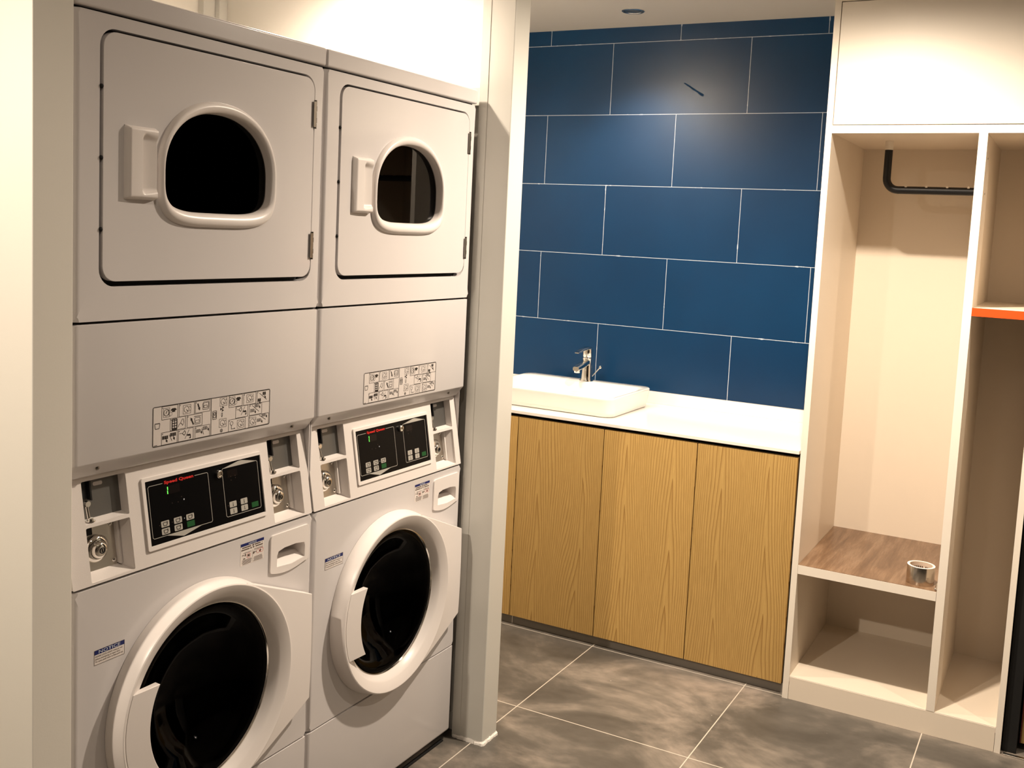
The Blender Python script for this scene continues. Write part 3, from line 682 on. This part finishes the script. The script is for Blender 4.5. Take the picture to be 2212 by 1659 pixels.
    # --- base
    rounded_run('base_panel', [(0., .3025), (0., .040), (.0006, .0375), (.002, .0345), (.010, .026), (.018, .0225), (.03, .022), (.05, .022), (.05, .3035), (.004, .3035), (.0012, .3032)], M['enamel'], t)
    box('plinth_strip', .0, .640, .008, .018, 0, .0045, M['black'], t)
    for x in (.05, .60):
        for y in (.09, .62): lathe_z('levelling_foot', x, y, [(.0, 0), (.022, 0), (.022, .008), (.010, .012), (.010, .036), (.0, .036)], M['rubber'], t, n=20)
    return t

m1 = build_machine()
m2 = copy_tree(m1); m2.location = (.6795, 0, 0)
m2['label'] = 'stacked white coin-operated washer and dryer on the right, beside the pale post'

# hose and cable tray glimpsed low down between machine and post
hose = tube('drain_hose', [(1.352, .06, .085), (1.372, .055, .075), (1.385, .10, .07), (1.388, .5, .07)], .009, M['blackgloss'], None, n=12)
tag(hose, 'black hose low in the gap between the right washer and the post', 'hose')

# ------------------------------------------------------------------ vanity cabinet, worktop, sink, tap
XC = 2.256
cab = thing('base_cabinet', 'light oak cabinet with flat handleless doors under the white worktop', 'cabinet', (2.55, -.2, 0))
ox, oy = 2.55, -.2
def L(b): return b
bm = bmesh.new(); bm_box(bm, XC+.020-ox, 2.832-ox, -.7975-oy, 1.09-oy, .034, .848); from_bm('carcass', bm, M['black'], cab)
ys_ = (-.7965, -.4335, -.0655, .3045, .6745, 1.0445)
for a, b in zip(ys_[:-1], ys_[1:]):
    o = box('door', XC-ox, XC+.018-ox, a+.0018-oy, b-.0018-oy, .0385, .8475, M['oak'], cab, bevel=.0008)
box('toe_kick', 2.276-ox, 2.29-ox, -.7975-oy, 1.09-oy, .0, .0345, M['kick'], cab)
box('kick_joint', 2.2752-ox, 2.277-ox, .2985-oy, .3005-oy, .0, .0345, M['caulk'], cab)
wt = thing('worktop', 'glossy white worktop with low upstand running below the navy tiles', 'worktop', (2.55, -.2, .861))
box('slab', 2.2495-ox, 2.833-ox, -.7985-oy, 1.095-oy, .861-.861, .0125, M['stone'], wt, bevel=.0012)
box('upstand', 2.814-ox, 2.833-ox, -.7985-oy, 1.095-oy, .0125, .0625, M['stone'], wt, bevel=.0012)

# vessel basin
def rbox_ring(x0, x1, y0, y1, r, z, n=8): return [(x, y, z) for x, y in rrect(x0, x1, y0, y1, r, n)]
bx0, bx1, by0, by1 = 2.322, 2.752, -.060, .530
zb = .8736; zt_ = .953
rings = [rbox_ring(bx0+.030, bx1-.02, by0+.018, by1-.018, .035, zb), rbox_ring(bx0+.022, bx1-.012, by0+.010, by1-.010, .042, zb+.003), rbox_ring(bx0+.012, bx1-.008, by0+.006, by1-.006, .045, zb+.02),
         rbox_ring(bx0+.002, bx1-.002, by0+.001, by1-.001, .045, zt_-.012), rbox_ring(bx0, bx1, by0, by1, .045, zt_-.006), rbox_ring(bx0+.0015, bx1-.0015, by0+.0015, by1-.0015, .044, zt_-.0015), rbox_ring(bx0+.005, bx1-.005, by0+.005, by1-.005, .041, zt_),
         rbox_ring(bx0+.010, bx1-.098, by0+.012, by1-.012, .04, zt_), rbox_ring(bx0+.015, bx1-.103, by0+.018, by1-.018, .04, zt_-.006), rbox_ring(bx0+.022, bx1-.110, by0+.030, by1-.030, .05, zt_-.045), rbox_ring(bx0+.06, bx1-.15, by0+.09, by1-.09, .06, zt_-.062), rbox_ring(bx0+.15, bx1-.2, by0+.25, by1-.25, .02, zt_-.066)]
sink = loft('vessel_sink', rings, M['ceramic'], None, cap_start=True, cap_end=True, ang=50)
tag(sink, 'white rectangular ceramic basin standing on the white worktop', 'sink')

tp = thing('basin_tap', 'chrome single-lever tap standing on the rear rim of the white basin', 'tap', (2.703, .226, zt_)); tp.scale = (1.04, 1.04, 1.17)
body = lathe_z('tap_body', 0, 0, [(.0, 0), (.0275, 0), (.0275, .002), (.0235, .008), (.0215, .03), (.0200, .060), (.0195, .078), (.0205, .082), (.0205, .084), (.019, .086), (.0, .086)], M['chrome'], tp, n=40)
bm = bmesh.new()
def blade(bm, secs):
    R = []
    for x, z, hw, hh, r in secs:
        R.append([bm.verts.new((x, yy, z + zz)) for yy, zz in rrect(-hw, hw, -hh, hh, r, 3)])
    for A, B in zip(R[:-1], R[1:]):
        for i in range(len(A)): bm.faces.new((A[i], A[(i+1) % len(A)], B[(i+1) % len(A)], B[i]))
    bm.faces.new(R[0]); bm.faces.new(R[-1][::-1])
blade(bm, [(.010, .071, .016, .010, .006), (-.02, .0685, .0165, .010, .006), (-.06, .061, .0155, .009, .006), (-.100, .054, .0145, .0085, .006), (-.107, .0525, .0135, .0075, .006)])
from_bm('spout', bm, M['chrome'], tp, ang=50)
lathe_z('aerator', -.094, 0, [(.0, .038), (.0115, .038), (.0125, .041), (.0125, .050), (.0, .050)], M['chrome'], tp, n=24)
lv = lathe_z('lever_cap', 0, 0, [(.0, .0875), (.0185, .0875), (.020, .090), (.0205, .108), (.0200, .117), (.017, .121), (.0, .122)], M['chrome'], tp, n=36)
bm = bmesh.new(); blade(bm, [(.019, .119, .012, .0035, .003), (.0, .1215, .0165, .0040, .003), (-.03, .1205, .0145, .0034, .003), (-.07, .1160, .0120, .0028, .0025), (-.100, .1110, .0105, .0022, .002), (-.106, .1098, .0090, .0016, .0015)])
from_bm('lever', bm, M['chrome'], lv, ang=50)
pu = tube('popup_rod', [(.023, -.012, .014), (.035, -.024, .030), (.046, -.036, .046)], .0022, M['chrome'], tp, n=10)
bm = bmesh.new(); bmesh.ops.create_uvsphere(bm, u_segments=14, v_segments=10, radius=.0062, matrix=Matrix.Translation((.048, -.038, .049))); from_bm('rod_knob', bm, M['chrome'], pu)

# ------------------------------------------------------------------ open wardrobe
XW = 2.2352; XB = 2.812
w = thing('wardrobe', 'tall cream open wardrobe with hanging rail, brown bench board and orange-edged shelf', 'wardrobe', (2.52, -1.15, 0))
wx, wy = 2.52, -1.15
def wb(name, x0, x1, y0, y1, z0, z1, mat='laminate', parent=None, bevel=.0006): return box(name, x0-wx, x1-wx, y0-wy, y1-wy, z0, z1, M[mat], parent or w, bevel=bevel)
def board(name, x0, x1, y0, y1, z0, z1, mat='laminate', edge='edging'):
    b = wb(name, x0+.001, x1, y0, y1, z0, z1, mat); wb('edge_band', x0, x0+.0012, y0, y1, z0, z1, edge, b, 0); return b
board('side_panel', XW, XB+.018, -.8268, -.8064, 0, CE-.002)
board('side_panel', XW, XB+.018, -1.5028, -1.4845, 0, CE-.002)
board('divider', XW, XB, -1.3003, -1.2745, .0828, 1.9482)
board('header_board', XW, XB, -1.4845, -.8268, 1.9482, 1.9735)
board('bottom_board', XW+.0015, XB, -1.4845, -.8268, .064, .0828)
wb('plinth', XW+.0008, XW+.018, -1.4835, -.8278, .0, .0805)
wb('back_panel', XB, XB+.016, -1.4845, -.8268, .0, 2.44)
wb('upper_door', XW+.0005, XW+.018, -1.4825, -.8292, 1.9762, 2.3690, 'edging', None, .001)
wb('top_filler', XW+.0005, XW+.018, -1.4845, -.8268, 2.3715, CE-.002)
# bench board: brown top surface, cream front edge
bench = board('bench_board', XW, XB, -1.2735, -.8275, .4505, .4815)
wb('brown_top_surface', XW+.0012, XB, -1.2735, -.8275, .4815, .4830, 'walnut', bench, 0)
board('orange_edged_shelf', XW+.0005, XB, -1.4845, -1.3003, 1.3818, 1.4078, 'laminate', 'orange')
br = tube('shelf_bracket', [(2.248-wx, -1.2705-wy, .484), (2.248-wx, -1.2705-wy, .500), (2.262-wx, -1.2715-wy, .503)], .0022, M['chrome'], w, n=8)
bm = bmesh.new(); bmesh.ops.create_uvsphere(bm, u_segments=12, v_segments=8, radius=.0045, matrix=Matrix.Translation((2.246-wx, -1.269-wy, .4875))); from_bm('bracket_screw', bm, M['chrome'], br)
# hanging rail with notches
rx = 2.50; r_ = .0140; pts = []
yt = -.9685; zr = 1.7815
pts = [(rx-wx, yt-wy, 1.9482), (rx-wx, yt-wy, 1.86), (rx-wx, yt-wy, 1.822)]
for i in range(1, 9):
    a = PI/2*i/8; pts.append((rx-wx, yt-.040+.040*math.cos(a)-wy, 1.822-.0405*math.sin(a)))
for i in range(1, 9): pts.append((rx-wx, -1.0085-(1.2745-1.0085)*i/8-wy, zr))
rail = tube('hanging_rail', pts, r_*.95, M['blackgloss'], w, n=18)
lathe_z('rail_flange', rx-wx, yt-wy, [(.0, 1.918), (.0135, 1.918), (.0135, 1.9482), (.0, 1.9482)], M['edging'], rail, n=24)
for i in range(4):
    yn = -1.0345 - .0665*i
    bm = bmesh.new(); tube_bm(bm, [(rx-wx-.009, yn-wy, zr+r_*.95-.0005), (rx-wx+.009, yn-wy, zr+r_*.95-.0005)], .0042, 10)
    from_bm('rail_notch', bm, M['laminate'], rail)
for z in (1.875, 1.765):     # shelf-pin holes
    bm = bmesh.new(); tube_bm(bm, [(2.30-wx, -1.3012-wy, z), (2.30-wx, -1.2995-wy, z)], .003, 10); from_bm('pin_hole', bm, M['hinge'], w)

# roll of tape
tpz = .4832
roll = thing('tape_roll', 'roll of silver foil tape lying on the brown bench board', 'tape', (2.300, -1.2140, tpz))
lathe_z('tape_winding', 0, 0, [(.0375, .0), (.0435, .0), (.0438, .001), (.0438, .0585), (.0435, .0595), (.0375, .0595), (.0375, .0)], M['foil'], roll, n=64)
cr = lathe_z('cardboard_core', 0, 0, [(.0350, .0005), (.0374, .0005), (.0374, .060), (.0350, .060), (.0350, .0005)], M['core'], roll, n=64)
lathe_z('white_liner', 0, 0, [(.0376, .0597), (.0436, .0597), (.0436, .0602), (.0376, .0602), (.0376, .0597)], M['caulk'], roll, n=64)
bm = bmesh.new()
for i in range(10):
    if i in (4,): continue
    a0 = -.9 + i*.17; a1 = a0+.11
    vs = [bm.verts.new((.0348*math.cos(a), .0348*math.sin(a), z)) for a, z in ((a0, .030), (a1, .030), (a1, .046), (a0, .046))]; bm.faces.new(vs)
from_bm('core_print', bm, M['ink_soft'], cr, smooth=False)

# ------------------------------------------------------------------ downlights
LIGHTS = [  # x, y, watts, spread deg, blend, label
    (2.545, .040, 55, 112, 1., 'recessed ceiling downlight above the basin'),
    (1.52, -.97, 225, 172, 1., 'recessed ceiling downlight in front of the open wardrobe'),
    (1.56, .36, 66, 168, .5, 'recessed ceiling downlight in the sink room behind the post'),
    (1.62, -2.20, 60, 150, .8, 'recessed ceiling downlight in front of the dark doorway'),
    (1.08, .36, 60, 160, .9, 'recessed ceiling downlight above the right dryer'),
    (-.40, -.95, 14, 160, .7, 'recessed ceiling downlight nearest in front of the left washer'),
    (-1.35, -.035, 135, 175, .5, 'recessed ceiling downlight far to the left of the washers'),
    (-.40, -2.6, 12, 155, .8, 'recessed ceiling downlight behind the viewer'),
]
WARM = (1., .845, .68)
fix = thing('ceiling_downlight', LIGHTS[0][5], 'ceiling light', (LIGHTS[0][0], LIGHTS[0][1], CE), 'recessed downlights')
lathe_z('trim_ring', 0, 0, [(.0455, .0), (.0455, -.0025), (.0425, -.0045), (.0375, -.0045), (.0350, -.0025), (.0345, .0), (.0455, .0)], M['chrome'], fix, n=40)
lathe_z('reflector', 0, 0, [(.0347, -.0024), (.030, -.0008), (.0, -.0008)], M['brushed'], fix, n=32)
fixes = [fix] + [copy_tree(fix) for _ in LIGHTS[1:]]
for f, (x, y, p, sp, bl, lb) in zip(fixes, LIGHTS):
    f.location = (x, y, CE); f['label'] = lb
    ld = bpy.data.lights.new('downlight_lamp', 'SPOT'); ld.energy = p; ld.color = WARM; ld.spot_size = math.radians(sp); ld.spot_blend = bl; ld.shadow_soft_size = .026
    lo = bpy.data.objects.new('downlight_lamp', ld); COL.objects.link(lo); lo.location = (0, 0, -.032); lo.parent = f

wd = bpy.data.worlds.new('World'); S.world = wd; wd.use_nodes = True
wd.node_tree.nodes['Background'].inputs[0].default_value = (1, .85, .7, 1); wd.node_tree.nodes['Background'].inputs[1].default_value = .02

# ------------------------------------------------------------------ camera
cp = dict(yaw=-61.7887, pitch=-5.8351, roll=2.8118, f=2207.7694, px=1136.2647, py=722.3594)
y_, p_, r0 = (math.radians(cp[k]) for k in ('yaw', 'pitch', 'roll'))
F = Vector((math.sin(-y_)*math.cos(p_), math.cos(-y_)*math.cos(p_), math.sin(p_)))
R0 = F.cross(Vector((0, 0, 1))).normalized(); U0 = R0.cross(F)
R = math.cos(r0)*R0 + math.sin(r0)*U0; U = -math.sin(r0)*R0 + math.cos(r0)*U0
cd = bpy.data.cameras.new('Camera'); cam = bpy.data.objects.new('Camera', cd); COL.objects.link(cam)
cam.matrix_world = Matrix(((R.x, U.x, -F.x, -1.24343), (R.y, U.y, -F.y, -1.58731), (R.z, U.z, -F.z, 1.58214), (0, 0, 0, 1)))
cd.sensor_fit = 'HORIZONTAL'; cd.sensor_width = 36.; cd.lens = cp['f']/2212*36
cd.shift_x = (1106 - cp['px'])/2212; cd.shift_y = (cp['py'] - 829.5)/2212
cd.clip_start = .02
S.camera = cam

vs = S.view_settings
vs.view_transform = 'Standard'; vs.look = 'None'; vs.gamma = 1.; vs.use_curve_mapping = False; vs.exposure = 0.
